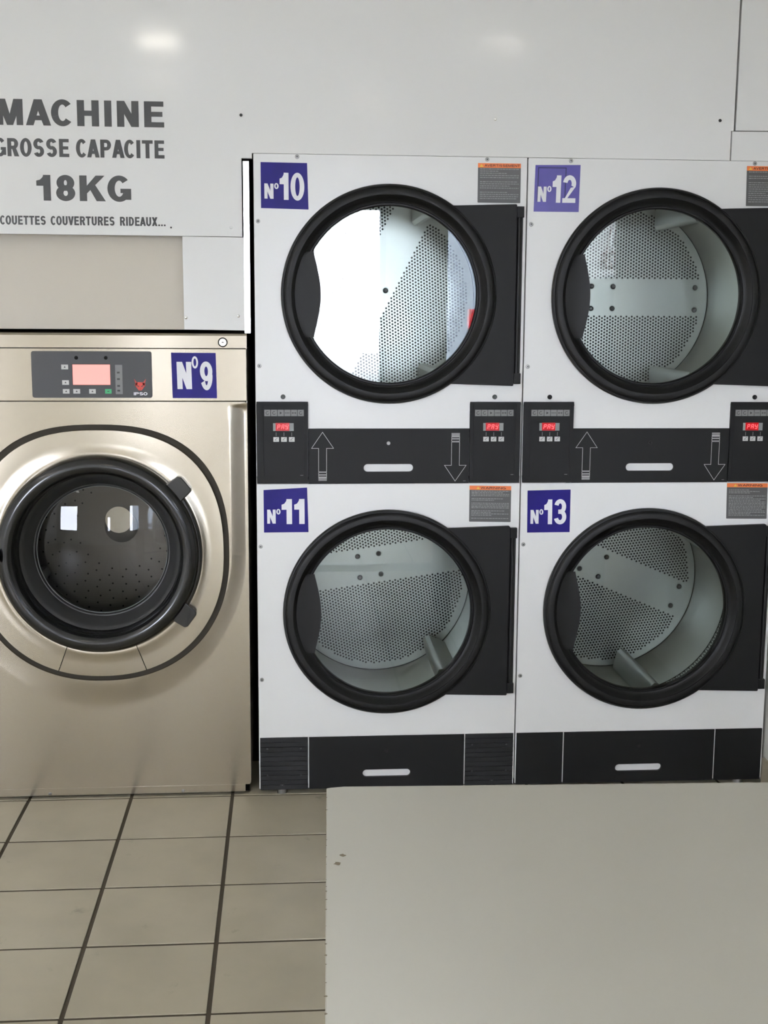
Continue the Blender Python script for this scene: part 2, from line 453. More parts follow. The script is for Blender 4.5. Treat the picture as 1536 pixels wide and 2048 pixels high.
struct(put('ceiling', MB().box(XL, YF, ZC, XR, YB, ZC+.1), 'ceiling'))
struct(put('wall_left', MB().box(XL-.1, YF, -.06, XL, YB, ZC), 'wall'))
struct(put('wall_rear', MB().box(XL, YB, -.06, XR, YB+.1, ZC), 'darkwall'))

# shop front behind the camera: piers, sill, lintel, three glazed windows and W3, added for more daylight
W1, W2, W3, W5 = (0.27, 0.855), (1.315, 1.612), (-4.0, -2.75), (-.99, -.77)
zs, zt = 0.78, 2.30
mb = MB()
mb.box(XL, YF-.2, -.06, XR+.2, YF, zs); mb.box(XL, YF-.2, zt, XR+.2, YF, ZC)
for a, b in ((XL, W3[0]), (W3[1], W5[0]), (W5[1], W1[0]), (W1[1], W2[0]), (W2[1], XR+.2)): mb.box(a, YF-.2, zs, b, YF, zt)
mb.box(W5[0], YF-.2, 1.65, W5[1], YF, zt)
struct(put('wall_front', mb, 'wall'))
for k, (a, b) in ((1, W1), (2, W2), (3, W3), (5, W5)):
    f = MB(); t = .04 if k != 2 else .02
    ztop, zt = zt, (1.65 if k == 5 else 2.30)
    f.box(a, YF-.14, zs, a+t, YF-.06, zt); f.box(b-t, YF-.14, zs, b, YF-.06, zt); f.box(a+t, YF-.14, zs, b-t, YF-.06, zs+t); f.box(a+t, YF-.14, zt-t, b-t, YF-.06, zt)
    w = struct(put('window_%d' % k, f, 'frame'))
    put('pane', MB().box(a+t, YF-.103, zs+t, b-t, YF-.097, zt-t), 'pane', w)
    zt = ztop

# right wall: solid beside the dryers, then a side window with a lettered film
s0, s1, sz0, sz1 = -2.10, -3.35, 0.10, 2.25
mb = MB()
mb.box(XR, s0, -.06, XR+.1, YB, ZC); q0, q1 = -3.55, -5.7
mb.box(XR, q0, -.06, XR+.1, s1, ZC); mb.box(XR, YF, -.06, XR+.1, q1, ZC); mb.box(XR, q1, -.06, XR+.1, q0, sz0); mb.box(XR, q1, sz1, XR+.1, q0, ZC); mb.box(XR, s1, -.06, XR+.1, s0, sz0); mb.box(XR, s1, sz1, XR+.1, s0, ZC)
struct(put('wall_right', mb, 'wall'))
f = MB(); t = .045
f.box(XR+.02, s0-t, sz0, XR+.08, s0, sz1); f.box(XR+.02, s1, sz0, XR+.08, s1+t, sz1); f.box(XR+.02, s1+t, sz0, XR+.08, s0-t, sz0+t); f.box(XR+.02, s1+t, sz1-t, XR+.08, s0-t, sz1)
f.box(XR+.02, s1+t, .97, XR+.08, s0-t, 1.03)
win4 = struct(put('window_4', f, 'frame'))
put('lower_panel', MB().box(XR+.040, s1+t, sz0+t, XR+.06, s0-t, .97), 'frame', win4)
put('pane', MB().box(XR+.047, s1+t, 1.03, XR+.053, s0-t, sz1-t), 'pane', win4)
put('poster', MB().box(XR+.0445, s1+t+.01, 1.035, XR+.0465, s0-t-.005, 1.66), 'filmgrey', win4)
f = MB()
f.box(XR+.02, q0-t, sz0, XR+.08, q0, sz1); f.box(XR+.02, q1, sz0, XR+.08, q1+t, sz1); f.box(XR+.02, q1+t, sz0, XR+.08, q0-t, sz0+t); f.box(XR+.02, q1+t, sz1-t, XR+.08, q0-t, sz1)
win6 = struct(put('window_6', f, 'frame'))  # second side window, added to give the washer's groove a bright reflection
put('pane', MB().box(XR+.047, q1+t, sz0+t, XR+.053, q0-t, sz1-t), 'pane', win6)
film = put('window_film', MB().add([(XR+.0455, s1+t+.01, 1.665), (XR+.0455, s0-t-.005, 1.665), (XR+.0455, s0-t-.005, 1.93), (XR+.0455, s1+t+.01, 1.93)], [(0, 1, 2, 3)]), 'film', win4)
lt = text_mb('RDI', 0, .36, 1.70, .085, .8, .22, .18, .2, 0)
lt.v = [(XR+.0440, -2.545+x, z) for x, yy, z in lt.v]
put('lettering', lt, 'filmred', win4)
lt = text_mb('G', 0, .12, 1.80, .085, .8, .24, .2, .2, 0)
lt.v = [(XR+.0440, -2.32+x, z) for x, yy, z in lt.v]
lt.add([(XR+.0440, -2.47, 1.76), (XR+.0440, -2.45, 1.76), (XR+.0440, -2.35, 1.90), (XR+.0440, -2.37, 1.90)], [(0, 1, 2, 3)])
put('lettering', lt, 'filmred', win4)
struct(put('baseboard_right', MB().box(XR-.010, -2.0, 0, XR, -.0, .085), 'tile', bevel=.002))

# bulkhead above and around the machines: the white panelled wall the photo faces
wall = struct(put('wall_back', MB().prism([(XL, 0), (-.93, 0), (-.93, 1.705), (-.034, 1.703), (-.034, 1.925), (-.004, 1.925), (-.004, 1.9395), (1.408, 1.9395), (1.408, 2.024), (1.4155, 2.024), (1.419, ZC), (XL, ZC)], 0.0, 0.02), 'panel', bevel=.0012))
put('panel', MB().prism([(1.422, 2.0255), (1.612, 2.0275), (1.612, ZC), (1.424, ZC)], 0.001, 0.02), 'panel', wall, bevel=.001)
put('panel', MB().prism([(1.4115, 1.9395), (1.612, 1.9395), (1.612, 2.025), (1.4115, 2.023)], 0.001, 0.02), 'panel', wall, bevel=.001)
put('panel', MB().prism([(-.2065, 1.435), (-.0305, 1.433), (-.0305, 1.7015), (-.2075, 1.7025)], 0.001, 0.018), 'panel', wall, bevel=.001, label='small white corner panel screwed beside the metal strip')
put('panel', MB().prism([(-.93, 1.434), (-.19, 1.434), (-.19, 1.72), (-.93, 1.72)], 0.055, 0.07), 'beige', wall, label='recessed beige panel above the washing machine')
LT = -0.0007
put('lettering', text_mb('MACHINE', -.7215, -.2537, 2.0065, .0715, .80, .265, .20, .20, LT), 'letter', wall)
put('lettering', text_mb('GROSSE CAPACITE', -.7315, -.2540, 1.9205, .0500, .58, .21, .185, .12, LT, space=.32), 'letter', wall)
put('lettering', text_mb('18KG', -.6178, -.3556, 1.7988, .0715, .80, .265, .20, .19, LT), 'letter', wall)
put('lettering', text_mb('COUETTES  COUVERTURES  RIDEAUX...', -.7236, -.2542, 1.7307, .0250, .66, .235, .19, .13, LT, space=.29), 'letter', wall)
def wscrew(x, z, y, m='screwm', r=.0045):
    put('screw', MB().lathe([(1e-5, -.0026), (r*.6, -.0024), (r, -.001), (r, .001)], 0, 0, 16), m, wall, key='wscrew'+m+str(r), loc=(x, y, z))
for x, z, m in ((-.0339, 2.0449, 'screwdark'), (.7033, 2.0464, 'alu'), (1.3725, 2.0535, 'screwdark'), (-.0664, 1.7290, 'panel'), (-.2390, 1.7271, 'screwdark'), (-.2007, 1.4698, 'alu'), (-.0477, 1.4750, 'alu')):
    wscrew(x, z, 0.0, m, .0024 if abs(z-1.7271) < .001 else .0045)
# bright metal corner strip, an L profile whose face is turned towards the windows
struct(put('trim_1', MB().add([(-.0300,-.0015,1.4257),(-.0130,-.0005,1.4257),(-.0130,.05,1.4257),(-.0165,.05,1.4257),(-.0165,.0020,1.4257),(-.0300,.0010,1.4257),
                               (-.0300,-.0015,1.917),(-.0130,-.0005,1.917),(-.0130,.05,1.917),(-.0165,.05,1.917),(-.0165,.0020,1.917),(-.0300,.0010,1.917)],
    [(0,1,2,3,4,5),(6,7,8,9,10,11)]+[(i,(i+1)%6,(i+1)%6+6,i+6) for i in range(6)]), 'alu'))

# ------------------------------------------------------------------ tumble dryers
DW = 0.80
DC = 0.3964                      # door and drum axis
DISCZ = 0.50                     # depth of the drum's back disc
def hexcells(inside, holed, a, r, plot):
    """perforated sheet: cells of a lattice with spacing a, holes of radius r"""
    mb = MB()
    R = a/math.sqrt(3)
    n = 12
    for i in range(-40, 41):
        for j in range(-80, 81):
            x = i*a*math.sqrt(3)/2; z = j*a+(i % 2)*a/2
            if not inside(x, z): continue
            out = []
            for k in range(6):
                t = math.radians(60*k); t2 = math.radians(60*(k+1))
                p = (x+R*math.cos(t), z+R*math.sin(t)); q = (x+R*math.cos(t2), z+R*math.sin(t2))
                out += [p, ((p[0]+q[0])/2, (p[1]+q[1])/2)]
            if holed(x, z):
                inn = [(x+r*math.cos(math.radians(30*k)), z+r*math.sin(math.radians(30*k))) for k in range(n)]
                mb.add([plot(*p) for p in out+inn], [(k, (k+1) % n, (k+1) % n+n, k+n) for k in range(n)])
            else:
                mb.add([plot(*p) for p in out], [list(range(n))])
    return mb

A_P, R_P = 0.0108, 0.0034
def back_perf(off):
    return hexcells(lambda x, z: math.hypot(x, z) < .332,
                    lambda x, z: math.hypot(x, z) < .302 and abs(z-off) > .063, A_P, R_P, lambda x, z: (x, 0, z))
def side_perf():
    mb = MB(); R = .3275
    n = round(2*math.pi*R/(A_P*math.sqrt(3)/2)/2)*2
    du = 2*math.pi/n
    m = 12; Rc = A_P/math.sqrt(3)
    for i in range(n):
        for j in range(15):
            u = i*du*R; v = .028+j*A_P+(i % 2)*A_P/2
            P = lambda p: (R*math.cos(p[0]/R), p[1], R*math.sin(p[0]/R))
            out = []
            for k in range(6):
                t = math.radians(60*k); t2 = math.radians(60*(k+1))
                p = (u+Rc*math.cos(t), v+Rc*math.sin(t)); q = (u+Rc*math.cos(t2), v+Rc*math.sin(t2))
                out += [p, ((p[0]+q[0])/2, (p[1]+q[1])/2)]
            inn = [(u+R_P*math.cos(math.radians(30*k)), v+R_P*math.sin(math.radians(30*k))) for k in range(m)]
            mb.add([P(p) for p in out+inn], [(k, (k+1) % m, (k+1) % m+m, k+m) for k in range(m)], True)
    return mb

def build_drum(root, zc, band_deg, band_off, baffles, bolts):
    """drum turned to the angle the photo shows; part drum > back, band bolts, lifters"""
    c = (DC, 0, zc)
    def shell():
        mb = MB(); mb.lathe([(.3275, .197), (.3275, .494), (.3255, .497), (.3275, .512)], 0, 0, 128)
        mb.lathe([(.262, .020), (.3275, .020), (.3275, .026)], 0, 0, 128)
        return mb
    d = put('drum', shell, 'drum', root, key='drum_shell', loc=c, fix=False)
    put('seam', lambda: MB().lathe([(.3235, .4975), (.3272, .4965)], 0, 0, 96), 'void', d, key='seam')
    put('perforated_shell', side_perf, 'drum', d, key='drum_side', fix=False)
    b = put('drum_back', lambda: back_perf(band_off), 'drum', d, key='drum_back%.3f' % band_off, loc=(0, DISCZ, 0), fix=False)
    b.rotation_euler = (0, -math.radians(band_deg), 0)
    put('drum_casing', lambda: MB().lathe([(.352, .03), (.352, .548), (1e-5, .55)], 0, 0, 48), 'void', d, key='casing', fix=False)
    for x, z in bolts:
        put('bolt', lambda: MB().lathe([(1e-5, -.005), (.0055, -.005), (.0068, -.0035), (.0075, 0), (.0095, 0), (.0095, .001)], 0, 0, 18), 'bolt', d, key='drumbolt', loc=(x, DISCZ, z))
    for a in baffles:
        def rib():
            sec = [(.330, -.042), (.300, -.030), (.268, -.013), (.262, 0), (.268, .013), (.300, .030), (.330, .042)]
            mb = MB(); vs = []
            ys = [(.05, 1.0), (.47, 1.0), (.488, .75), (.492, .45)]
            for y, k in ys:
                for r, t in sec: vs.append((.33-(.33-r)*k, y, t*(.5+.5*k)))
            n = len(sec)
            fs = [(q*n+i, q*n+i+1, (q+1)*n+i+1, (q+1)*n+i) for q in range(len(ys)-1) for i in range(n-1)]
            return mb.add(vs, fs, True).add(vs[:n], [list(range(n))]).add(vs[-n:], [list(range(n))[::-1]])
        l = put('lifter', rib, 'drum', d, key='lifter', sharp=50)
        l.rotation_euler = (0, -math.radians(a), 0)
    return d

def build_door(root, zc, half):
    """round black door: moulded ring, hinge plate, glass, grip"""
    def ring():
        return MB().lathe([(.318, .000), (.3195, -.004), (.3195, -.014), (.3165, -.0185), (.3125, -.0195), (.3115, -.018), (.3100, -.0195),
                           (.3060, -.0245), (.3030, -.0258), (.2930, -.0266), (.2895, -.0262), (.2885, -.024), (.2885, .012), (.300, .012), (.318, .000)], 0, 0, 128)
    d = put('door', ring, 'ring', root, key='door_ring', loc=(DC, 0, zc))
    put('door_bezel', lambda: MB().lathe([(.2890, -.0235), (.2868, -.0225), (.2780, -.0120), (.2712, -.0062), (.2670, -.0055), (.2650, -.0078), (.2605, -.0078), (.2588, -.006), (.2576, -.002), (.2576, .012), (.289, .012)], 0, 0, 128), 'bezel', d, key='bezel')
    put('door_glass', lambda: MB().disc(0, 0, .2590, -.0030, .0015, 96), 'glass', d, key='door_glass')
    def hinge():
        p = [(.3735, -half), (.3735, half), (.3715, half+.0025)]
        a0 = math.asin(min(1, (half)/.3195))
        x = .3195*math.cos(a0)
        arc = [(.3120*math.cos(t), .3120*math.sin(t)) for t in [a0-2*a0*i/40 for i in range(41)]]
        return MB().prism([(.371, half)]+arc[:1]+arc+[(.371, -half), (.3735, -half+.0025), (.3735, half-.0025)], -.0165, -.001)
    put('hinge_plate', hinge, 'black', d, key='hinge%.3f' % half, bevel=.0008)
    for zz in (half-.022, -half+.022):
        put('hinge_bracket', lambda: MB().box(.3745, -.015, -.016, .3955, -.0005, .016), 'black', d, key='hbr', loc=(0, 0, zz), bevel=.0012)
    put('hinge_rod', lambda: MB().tube((.3835, -.007, -half+.03), (.3835, -.007, half-.03), .0065, 16).box(.3755, -.003, -half+.03, .3945, -.0005, half-.03), 'ring', d, key='hrod%.3f' % half)
    def grip():
        zz = .1235; r = .283
        a = math.asin(zz/.2585)
        left = [(-r*math.cos(t), r*math.sin(t)) for t in [a*1.02*(-1+2*i/24) for i in range(25)]]
        right = []
        for i in range(25):
            t = 1-2*i/24
            x = -.2235+.0205*(math.cos(t*math.pi/2))**1.1
            right.append((x, zz*t))
        pts = left+right
        n = len(pts)
        mb = MB()
        # gently dished flap, its free edge rolled
        vs = [(x, -.0125, z) for x, z in left]+[(x, -.0100, z) for x, z in right]
        mid = [(-.245, -.0075, z) for x, z in right]
        mb.add([(x, -.0135, z) for x, z in left]+[(-.247+.3*(x+.2235), -.009, z) for x, z in right[::-1]]+[(x, -.0125, z) for x, z in right[::-1]]+[(x, -.006, z) for x, z in right[::-1]],
               [(q*25+i, q*25+i+1, (q+1)*25+i+1, (q+1)*25+i) for q in range(3) for i in range(24)], True)
        return mb
    put('door_grip', grip, 'ring', d, key='grip', sharp=60)
    return d

SEG = {'P': 'abefg', 'A': 'abcefg', 'Y': 'bcdfg'}
def seg_mb(s, x0, z0, w, h, gap, t, y):
    mb = MB(); sl = .16
    X = lambda x, z: (x+(z-z0)*sl, z)
    for i, ch in enumerate(s):
        x = x0+i*(w+gap)
        segs = {'a': (x+t*.6, z0+h-t, x+w-t*.6, z0+h), 'g': (x+t*.6, z0+h/2-t/2, x+w-t*.6, z0+h/2+t/2), 'd': (x+t*.6, z0, x+w-t*.6, z0+t),
                'f': (x, z0+h/2+t*.2, x+t, z0+h-t*.4), 'b': (x+w-t, z0+h/2+t*.2, x+w, z0+h-t*.4), 'e': (x, z0+t*.4, x+t, z0+h/2-t*.2), 'c': (x+w-t, z0+t*.4, x+w, z0+h/2-t*.2)}
        for k in SEG[ch]:
            a, b, c, d = segs[k]
            mb.flat([X(a, b), X(c, b), X(c, d), X(a, d)], y)
    return mb

def control_panel(root, x0, x1, left):
    """keypad box with its own raised rim; origin at its lower left corner"""
    w, h = x1-x0, .2450
    dx = 0.0 if left else -.0085
    def rim():
        mb = MB()
        a, b, c, d = (.0205, .0115, .0100, .0200) if left else (.0108, .0150, .0065, .0200)
        ix0, ix1, iz0, iz1 = a, w-b, d, h-c
        mb.prism([(0,0),(w,0),(w,iz0),(0,iz0)], -.008, -.0005); mb.prism([(0,iz1),(w,iz1),(w,h),(0,h)], -.008, -.0005)
        mb.prism([(0,iz0),(ix0,iz0),(ix0,iz1),(0,iz1)], -.008, -.0005); mb.prism([(ix1,iz0),(w,iz0),(w,iz1),(ix1,iz1)], -.008, -.0005)
        return mb
    k = 'L' if left else 'R'
    cp = put('control_panel', rim, 'black', root, key='cprim'+k, loc=(x0, 0, .9790), bevel=.0009)
    a, b, c, d = (.0205, .0115, .0100, .0200) if left else (.0108, .0150, .0065, .0200)
    put('keypad_face', lambda: MB().prism([(a-.002, d-.002), (w-b+.002, d-.002), (w-b+.002, h-c+.002), (a-.002, h-c+.002)], -.0055, -.0005), 'black', cp, key='cpface'+k)
    y = -.0058
    # six pictogram keys along the top
    for i in range(6):
        xx = .0233+dx+i*.01975
        ic = put('indicator_key', lambda: MB().prism([(0, 0), (.0183, 0), (.0183, .0190), (0, .0190)], -.0002, .0006), 'icon', cp, key='ind', loc=(xx, y, .2022))
    def ink():
        mb = MB()
        for i in range(6):
            x = .0233+dx+i*.01975; zc = .2117; xc = x+.0092
            if i in (0, 1, 5):
                n = 14; rx = .0052
                for q in range(n-3):
                    t0, t1 = 2*math.pi*(q+2)/n, 2*math.pi*(q+3)/n
                    mb.flat([(xc+rx*math.cos(t0), zc+rx*math.sin(t0)), (xc+rx*math.cos(t1), zc+rx*math.sin(t1)), (xc+.0036*math.cos(t1), zc+.0036*math.sin(t1)), (xc+.0036*math.cos(t0), zc+.0036*math.sin(t0))], y-.0004)
            elif i == 2: mb.flat([(xc-.003, zc-.0042), (xc+.004, zc), (xc-.003, zc+.0042)], y-.0004)
            elif i == 3:
                for q in range(3): mb.rect(xc-.0065+q*.0047, zc-.0012, xc-.0035+q*.0047, zc+.0014, y-.0004)
            else:
                mb.flat([(xc-.007, zc), (xc-.003, zc-.003), (xc-.003, zc+.003)], y-.0004); mb.rect(xc-.003, zc-.0006, xc+.003, zc+.0008, y-.0004); mb.flat([(xc+.007, zc), (xc+.003, zc+.003), (xc+.003, zc-.003)], y-.0004)
        return mb
    put('pictograms', ink, 'iconink', cp, key='pict'+k)
    put('display', lambda: MB().prism([(.0488+dx, .1580), (.1103+dx, .1580), (.1103+dx, .1812), (.0488+dx, .1812)], y-.0004, -.005), 'dispframe', cp, key='disp'+k)
    put('display_window', lambda: MB().prism([(.0563+dx, .1582), (.0975+dx, .1582), (.0975+dx, .1822), (.0563+dx, .1822)], y-.0010, -.005), 'dispred', cp, key='dwin'+k)
    put('display_digits', lambda: seg_mb('PAY', .0605+dx, .1632, .0085, .0140, .0035, .0020, y-.0014), 'led', cp, key='digits'+k)
    for i in range(3):
        x = .0495+dx+i*.0232
        put('key', lambda: MB().prism([(0, 0), (.0168, 0), (.0168, .0140), (0, .0140)], -.0008, .0006), 'button', cp, key='key', loc=(x, y, .1256), bevel=.0005)
    def marks():
        mb = MB()
        mb.rect(w-b-.012, d+.0036, w-b-.003, d+.0052, y-.0002)
        return mb
    put('print', marks, 'icon', cp, key='marks'+k)
    for i in range(3):
        put('key_tick', lambda: MB().rect(-.0008, .1422, .0008, .1535, y-.0002), 'icon', cp, key='tick', loc=(.0579+dx+i*.0232, 0, 0))
    def ck():
        mb = MB()
        for i in range(3):
            x = .0495+dx+i*.0232
            mb.flat([(x+.004, .1318), (x+.0052, .1300), (x+.0135, .1372), (x+.0125, .1384)], y-.0012); mb.rect(x+.0035, .1290, x+.0125, .1300, y-.0012)
        return mb
    put('key_marks', ck, 'icon', cp, key='kmarks'+k)
    return cp

def sticker(root, name, corners, digits, y, mname='blue', big=True, extra=None):
    """square vinyl number sign; the lettering follows its tilt"""
    (ax, az), (bx, bz), (cx, cz), (dx, dz) = corners       # tl tr br bl
    st = put(name, MB().prism([(dx, dz), (cx, cz), (bx, bz), (ax, az)], y-.0010, y), mname, root)
    ux, uz = (cx-dx), (cz-dz); vx, vz = (ax-dx), (az-dz)
    def place(mb):
        mb.v = [(dx+ux*x+vx*z, yy, dz+uz*x+vz*z) for x, yy, z in mb.v]; return mb
    yy = y-.0014
    mb = MB()
    if big:
        for t in (text_mb('N', .075, .265, .210, .33, .8, .27, .2, .1, yy), text_mb('o', .280, .375, .300, .25, .7, .24, .16, .1, yy),
                  text_mb(digits, .395 if digits[1] != '1' else .40, .915, .195, .59, .72, .245, .17, .10, yy)):
            mb.add(t.v, t.f)
    else:
        for t in (text_mb('N', .115, .445, .200, .60, .75, .27, .2, .1, yy), text_mb('o', .455, .60, .395, .52, .7, .2, .15, .1, yy), text_mb(digits, .635, .915, .185, .62, .72, .26, .18, .1, yy)):
            mb.add(t.v, t.f)
    put('lettering', place(mb), 'vinylwhite', st)
    if extra: extra(st, place, yy)
    return st

def warning_label(root, corners, word, y, nlines, seed):
    (ax, az), (bx, bz), (cx, cz), (dx, dz) = corners
    ux, uz = (cx-dx), (cz-dz); vx, vz = (ax-dx), (az-dz)
    def place(mb):
        mb.v = [(dx+ux*x+vx*z, yy, dz+uz*x+vz*z) for x, yy, z in mb.v]; return mb
    lb = put('warning_label', place(MB().prism([(.01, 0), (.99, 0), (1, .01), (1, .99), (.99, 1), (.01, 1), (0, .99), (0, .01)], y-.0007, y)), 'label', root)
    put('label_header', place(MB().rect(0, .885, 1, 1, y-.0009)), 'orange', lb)
    if word == 'WARNING': put('lettering', place(text_mb(word, .265, .865, .912, .062, 1.35, .28, .22, .22, y-.0011)), 'brown', lb)
    else: put('lettering', place(text_mb(word, .150, .975, .912, .062, 1.15, .26, .22, .18, y-.0011)), 'brown', lb)
    x = .165 if word == 'WARNING' else .04
    put('warning_sign', place(MB().flat([(x, .905), (x+.085, .905), (x+.0425, .978)], y-.0011)), 'yellow', lb)
    rnd = random.Random(seed); mb = MB()
    for i in range(nlines):
        z = .855-i*(.80/nlines)
        if rnd.random() < .12: continue
        bold = rnd.random() < .35
        end = .95 if rnd.random() < .6 else rnd.uniform(.45, .9)
        x = .05
        while x < end:
            wd = rnd.uniform(.02, .075); mb.rect(x, z-.011-(.004 if bold and x < .15 else 0), min(x+wd, .955), z+.009, y-.0010); x += wd+.013
    put('label_text', place(mb), 'label_print', lb)
    return lb

def arrow_mb(cx, up, y):
    """outlined arrow with a ladder of bars at its tail, as printed on the lint panel"""
    t = .0013; mb = MB()
    def line(a, b):
        a, b = Vector(a), Vector(b); d = (b-a).normalized(); n = Vector((-d.y, d.x))*t/2; e = d*t/2
        mb.flat([tuple(a-e-n), tuple(b+e-n), tuple(b+e+n), tuple(a-e+n)], y)
    s = 1 if up else -1
    z = lambda k: (1.0583+s*k)
    ap, hd, ed = .0745, .0262, -.0745
    b1 = -.0445
    pts = [(cx-.012, z(b1)), (cx-.012, z(hd)), (cx-.0330, z(hd)), (cx, z(ap)), (cx+.0330, z(hd)), (cx+.012, z(hd)), (cx+.012, z(b1))]
    for a, b in zip(pts, pts[1:]+pts[:1]): line(a, b)
    zz = b1-.0015
    for h, g in ((.0062, .0018), (.0046, .0018), (.0032, .0018), (.0022, .0016), (.0014, .001)):
        a, b = sorted((z(zz-.001), z(zz-.001-h)))
        x0, x1 = cx-.012, cx+.012
        if h > .004:
            for p, q in (((x0, a), (x1, a)), ((x1, a), (x1, b)), ((x1, b), (x0, b)), ((x0, b), (x0, a))): line(p, q)
        else: mb.rect(x0-t/2, a, x1+t/2, b, y)
        zz -= h+g
    return mb

def build_dryer(ox, cfg):
    root = thing('tumble_dryer', cfg['label'], 'tumble dryer', (ox, 0, 0), group='stacked tumble dryers')
    zU, zL = 1.5382, 0.5783
    ZT = 1.9385
    # cabinet shell: white sides, top, floor and back; open at the front for the sheets
    def cab():
        mb = MB()
        mb.box(0, .003, .03, .0015, .62, ZT-.002); mb.box(DW-.0015, .003, .03, DW, .62, ZT-.002)
        mb.box(.0015, .003, ZT-.0035, DW-.0015, .62, ZT-.002); mb.box(.0015, .003, .03, DW-.0015, .62, .032)
        mb.box(.0015, .6, .032, DW-.0015, .62, ZT-.0035)
        # framework showing pale between the black panels
        mb.box(.0015, .0035, .9770, DW-.0015, .0055, 1.1436); mb.box(.0015, .0035, .032, DW-.0015, .006, .183)
        mb.box(.0015, .024, .982, DW-.0015, .026, 1.14)
        for x in (0, .1515, .6408, .7965): mb.box(x, -.0005, .018, x+.0032, .0034, .183)
        return mb
    put('cabinet', cab, 'white', root, key='cabinet')
    put('upper_front', lambda: MB().plate_hole(.0004, 1.1436, DW-.0004, ZT, circle(DC, zU, .300), 0, .0022, (DC, zU)), 'white', root, key='upfront', bevel=0)
    put('lower_front', lambda: MB().plate_hole(.0004, .1832, DW-.0004, .9762, circle(DC, zL, .300), 0, .0022, (DC, zL)), 'white', root, key='lowfront')
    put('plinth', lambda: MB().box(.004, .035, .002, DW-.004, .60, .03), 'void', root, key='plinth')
    for x in (.07, .73):
        put('levelling_foot', lambda: MB().tube((0, 0, 0), (0, 0, .03), .016, 14), 'screwm', root, key='foot', loc=(x, .014, 0))
    # doors and drums
    build_drum(root, zU, *cfg['drumU']); build_drum(root, zL, *cfg['drumL'])
    build_door(root, zU, .2660); build_door(root, zL, .2675)
    # control band
    control_panel(root, .0020, .1548, True); control_panel(root, .6425, .7958, False)
    hole = stadium(.3218, 1.0130, .4716, 1.0364)
    lp = put('lint_panel', lambda: MB().plate_hole(.1556, .9772, .6415, 1.1434, hole, -.0035, .0008, (DC, 1.0247)), 'black', root, key='lint')
    def slotrim(z0):
        mb = MB(); o = stadium(.3198, z0-.002, .4736, z0+.0254); i = stadium(.3218, z0, .4716, z0+.0234)
        n = len(o)
        return mb.add([(x, -.0045, z) for x, z in o]+[(x, -.0045, z) for x, z in i]+[(x, .010, z) for x, z in i]+[(x, -.0030, z) for x, z in o],
                      [(k, (k+1) % n, (k+1) % n+n, k+n) for k in range(n)]+[(k+n, (k+1) % n+n, (k+1) % n+2*n, k+2*n) for k in range(n)]+[(k+3*n, (k+1) % n+3*n, (k+1) % n, k) for k in range(n)])
    put('handle_slot', lambda: slotrim(1.0130), 'ring', lp, key='slotU')
    put('handle_pocket', lambda: MB().box(.314, .0068, 1.005, .480, .0082, 1.046), 'white', lp, key='pocketU')
    put('arrow_up', lambda: arrow_mb(.1982, True, -.0040), 'line', lp, key='arrU')
    put('arrow_down', lambda: arrow_mb(.5998, False, -.0040), 'line', lp, key='arrD')
    def lock():
        return MB().lathe([(1e-5, -.0008), (.0016, -.0008), (.0017, -.0022), (.0050, -.0026), (.0056, -.0018), (.0056, .0012)], 0, 0, 20)
    put('lock', lock, cfg['lock'], lp, key='lock'+cfg['lock'], loc=(DC, -.0040, 1.0997))
    put('print', lambda: MB().rect(.624, .9838, .632, .9850, -.0040), 'icon', lp, key='lprint')
    # foot band: side covers and the lower lint drawer
    def vent(x0, x1, louv):
        mb = MB(); z0, z1 = .0140, .1822
        if not louv: return mb.box(x0, -.003, z0, x1, .003, z1)
        mb.box(x0, -.0005, z0, x1, .003, z1)
        n = 11; dz = (z1-z0)/n
        for i in range(n):
            z = z0+i*dz
            mb.add([(x0,-.001,z),(x1,-.001,z),(x1,-.0040,z+dz*.14),(x0,-.0040,z+dz*.14),(x0,-.0016,z+dz*.98),(x1,-.0016,z+dz*.98)], [(0,1,2,3),(3,2,5,4),(0,3,4),(1,5,2)])
        return mb
    lv = cfg['louvres']
    for q, (x0, x1) in enumerate(((.0034, .1512), (.6442, .7962))):
        v = put('vent_cover', lambda: vent(x0, x1, lv), 'black', root, key='vent%d%s' % (q, lv), fix=not lv)
        if lv:
            for xx in (x0+.022, x1-.022):
                for zz in (.062, .148):
                    put('screw', lambda: MB().lathe([(1e-5, -.0018), (.0022, -.0016), (.0028, 0)], 0, 0, 12), 'bolt', v, key='ventscrew', loc=(xx, -.0042, zz))
    hole2 = stadium(.3220, .0500, .4725, .0748)
    ld = put('lint_drawer', lambda: MB().plate_hole(.1548, .0150, .6405, .1826, hole2, -.0035, .0008, (DC, .0624)), 'black', root, key='ldrawer')
    put('handle_slot', lambda: slotrim(.0507), 'ring', ld, key='slotL')
    put('handle_pocket', lambda: MB().box(.314, .0085, .044, .480, .0095, .084), cfg['pocket'], ld, key='pocketL'+cfg['pocket'])
    put('lock', lock, 'ring', ld, key='lockring', loc=(DC, -.0040, .1354))
    # round keyhole plugs above the keypads
    for x in (.0812, .7168):
        put('keyhole_plug', lambda: MB().lathe([(1e-5, -.0010), (.0020, -.0010), (.0022, -.0028), (.0062, -.0034), (.0072, -.0022), (.0072, .0005)], 0, 0, 22), cfg['plug'], root, key='plug'+cfg['plug'], loc=(x, 0, 1.2384))
    for x, z in ((.126, 1.9315), (.681, 1.9318), (.0118, 1.748), (.0118, 1.3295), (.0108, .786), (.0108, .369)):
        s = put('screw', lambda: MB().lathe([(1e-5, -.0012), (.0026, -.0012), (.0030, -.0026), (.0050, -.0024), (.0062, -.0010), (.0062, .0005)], 0, 0, 16), 'screwm', root, key='dscrew', loc=(x, 0, z))
        put('screw_recess', lambda: MB().rect(-.0018, -.0018, .0018, .0018, -.0014), 'screwdark', s, key='dscrewr')
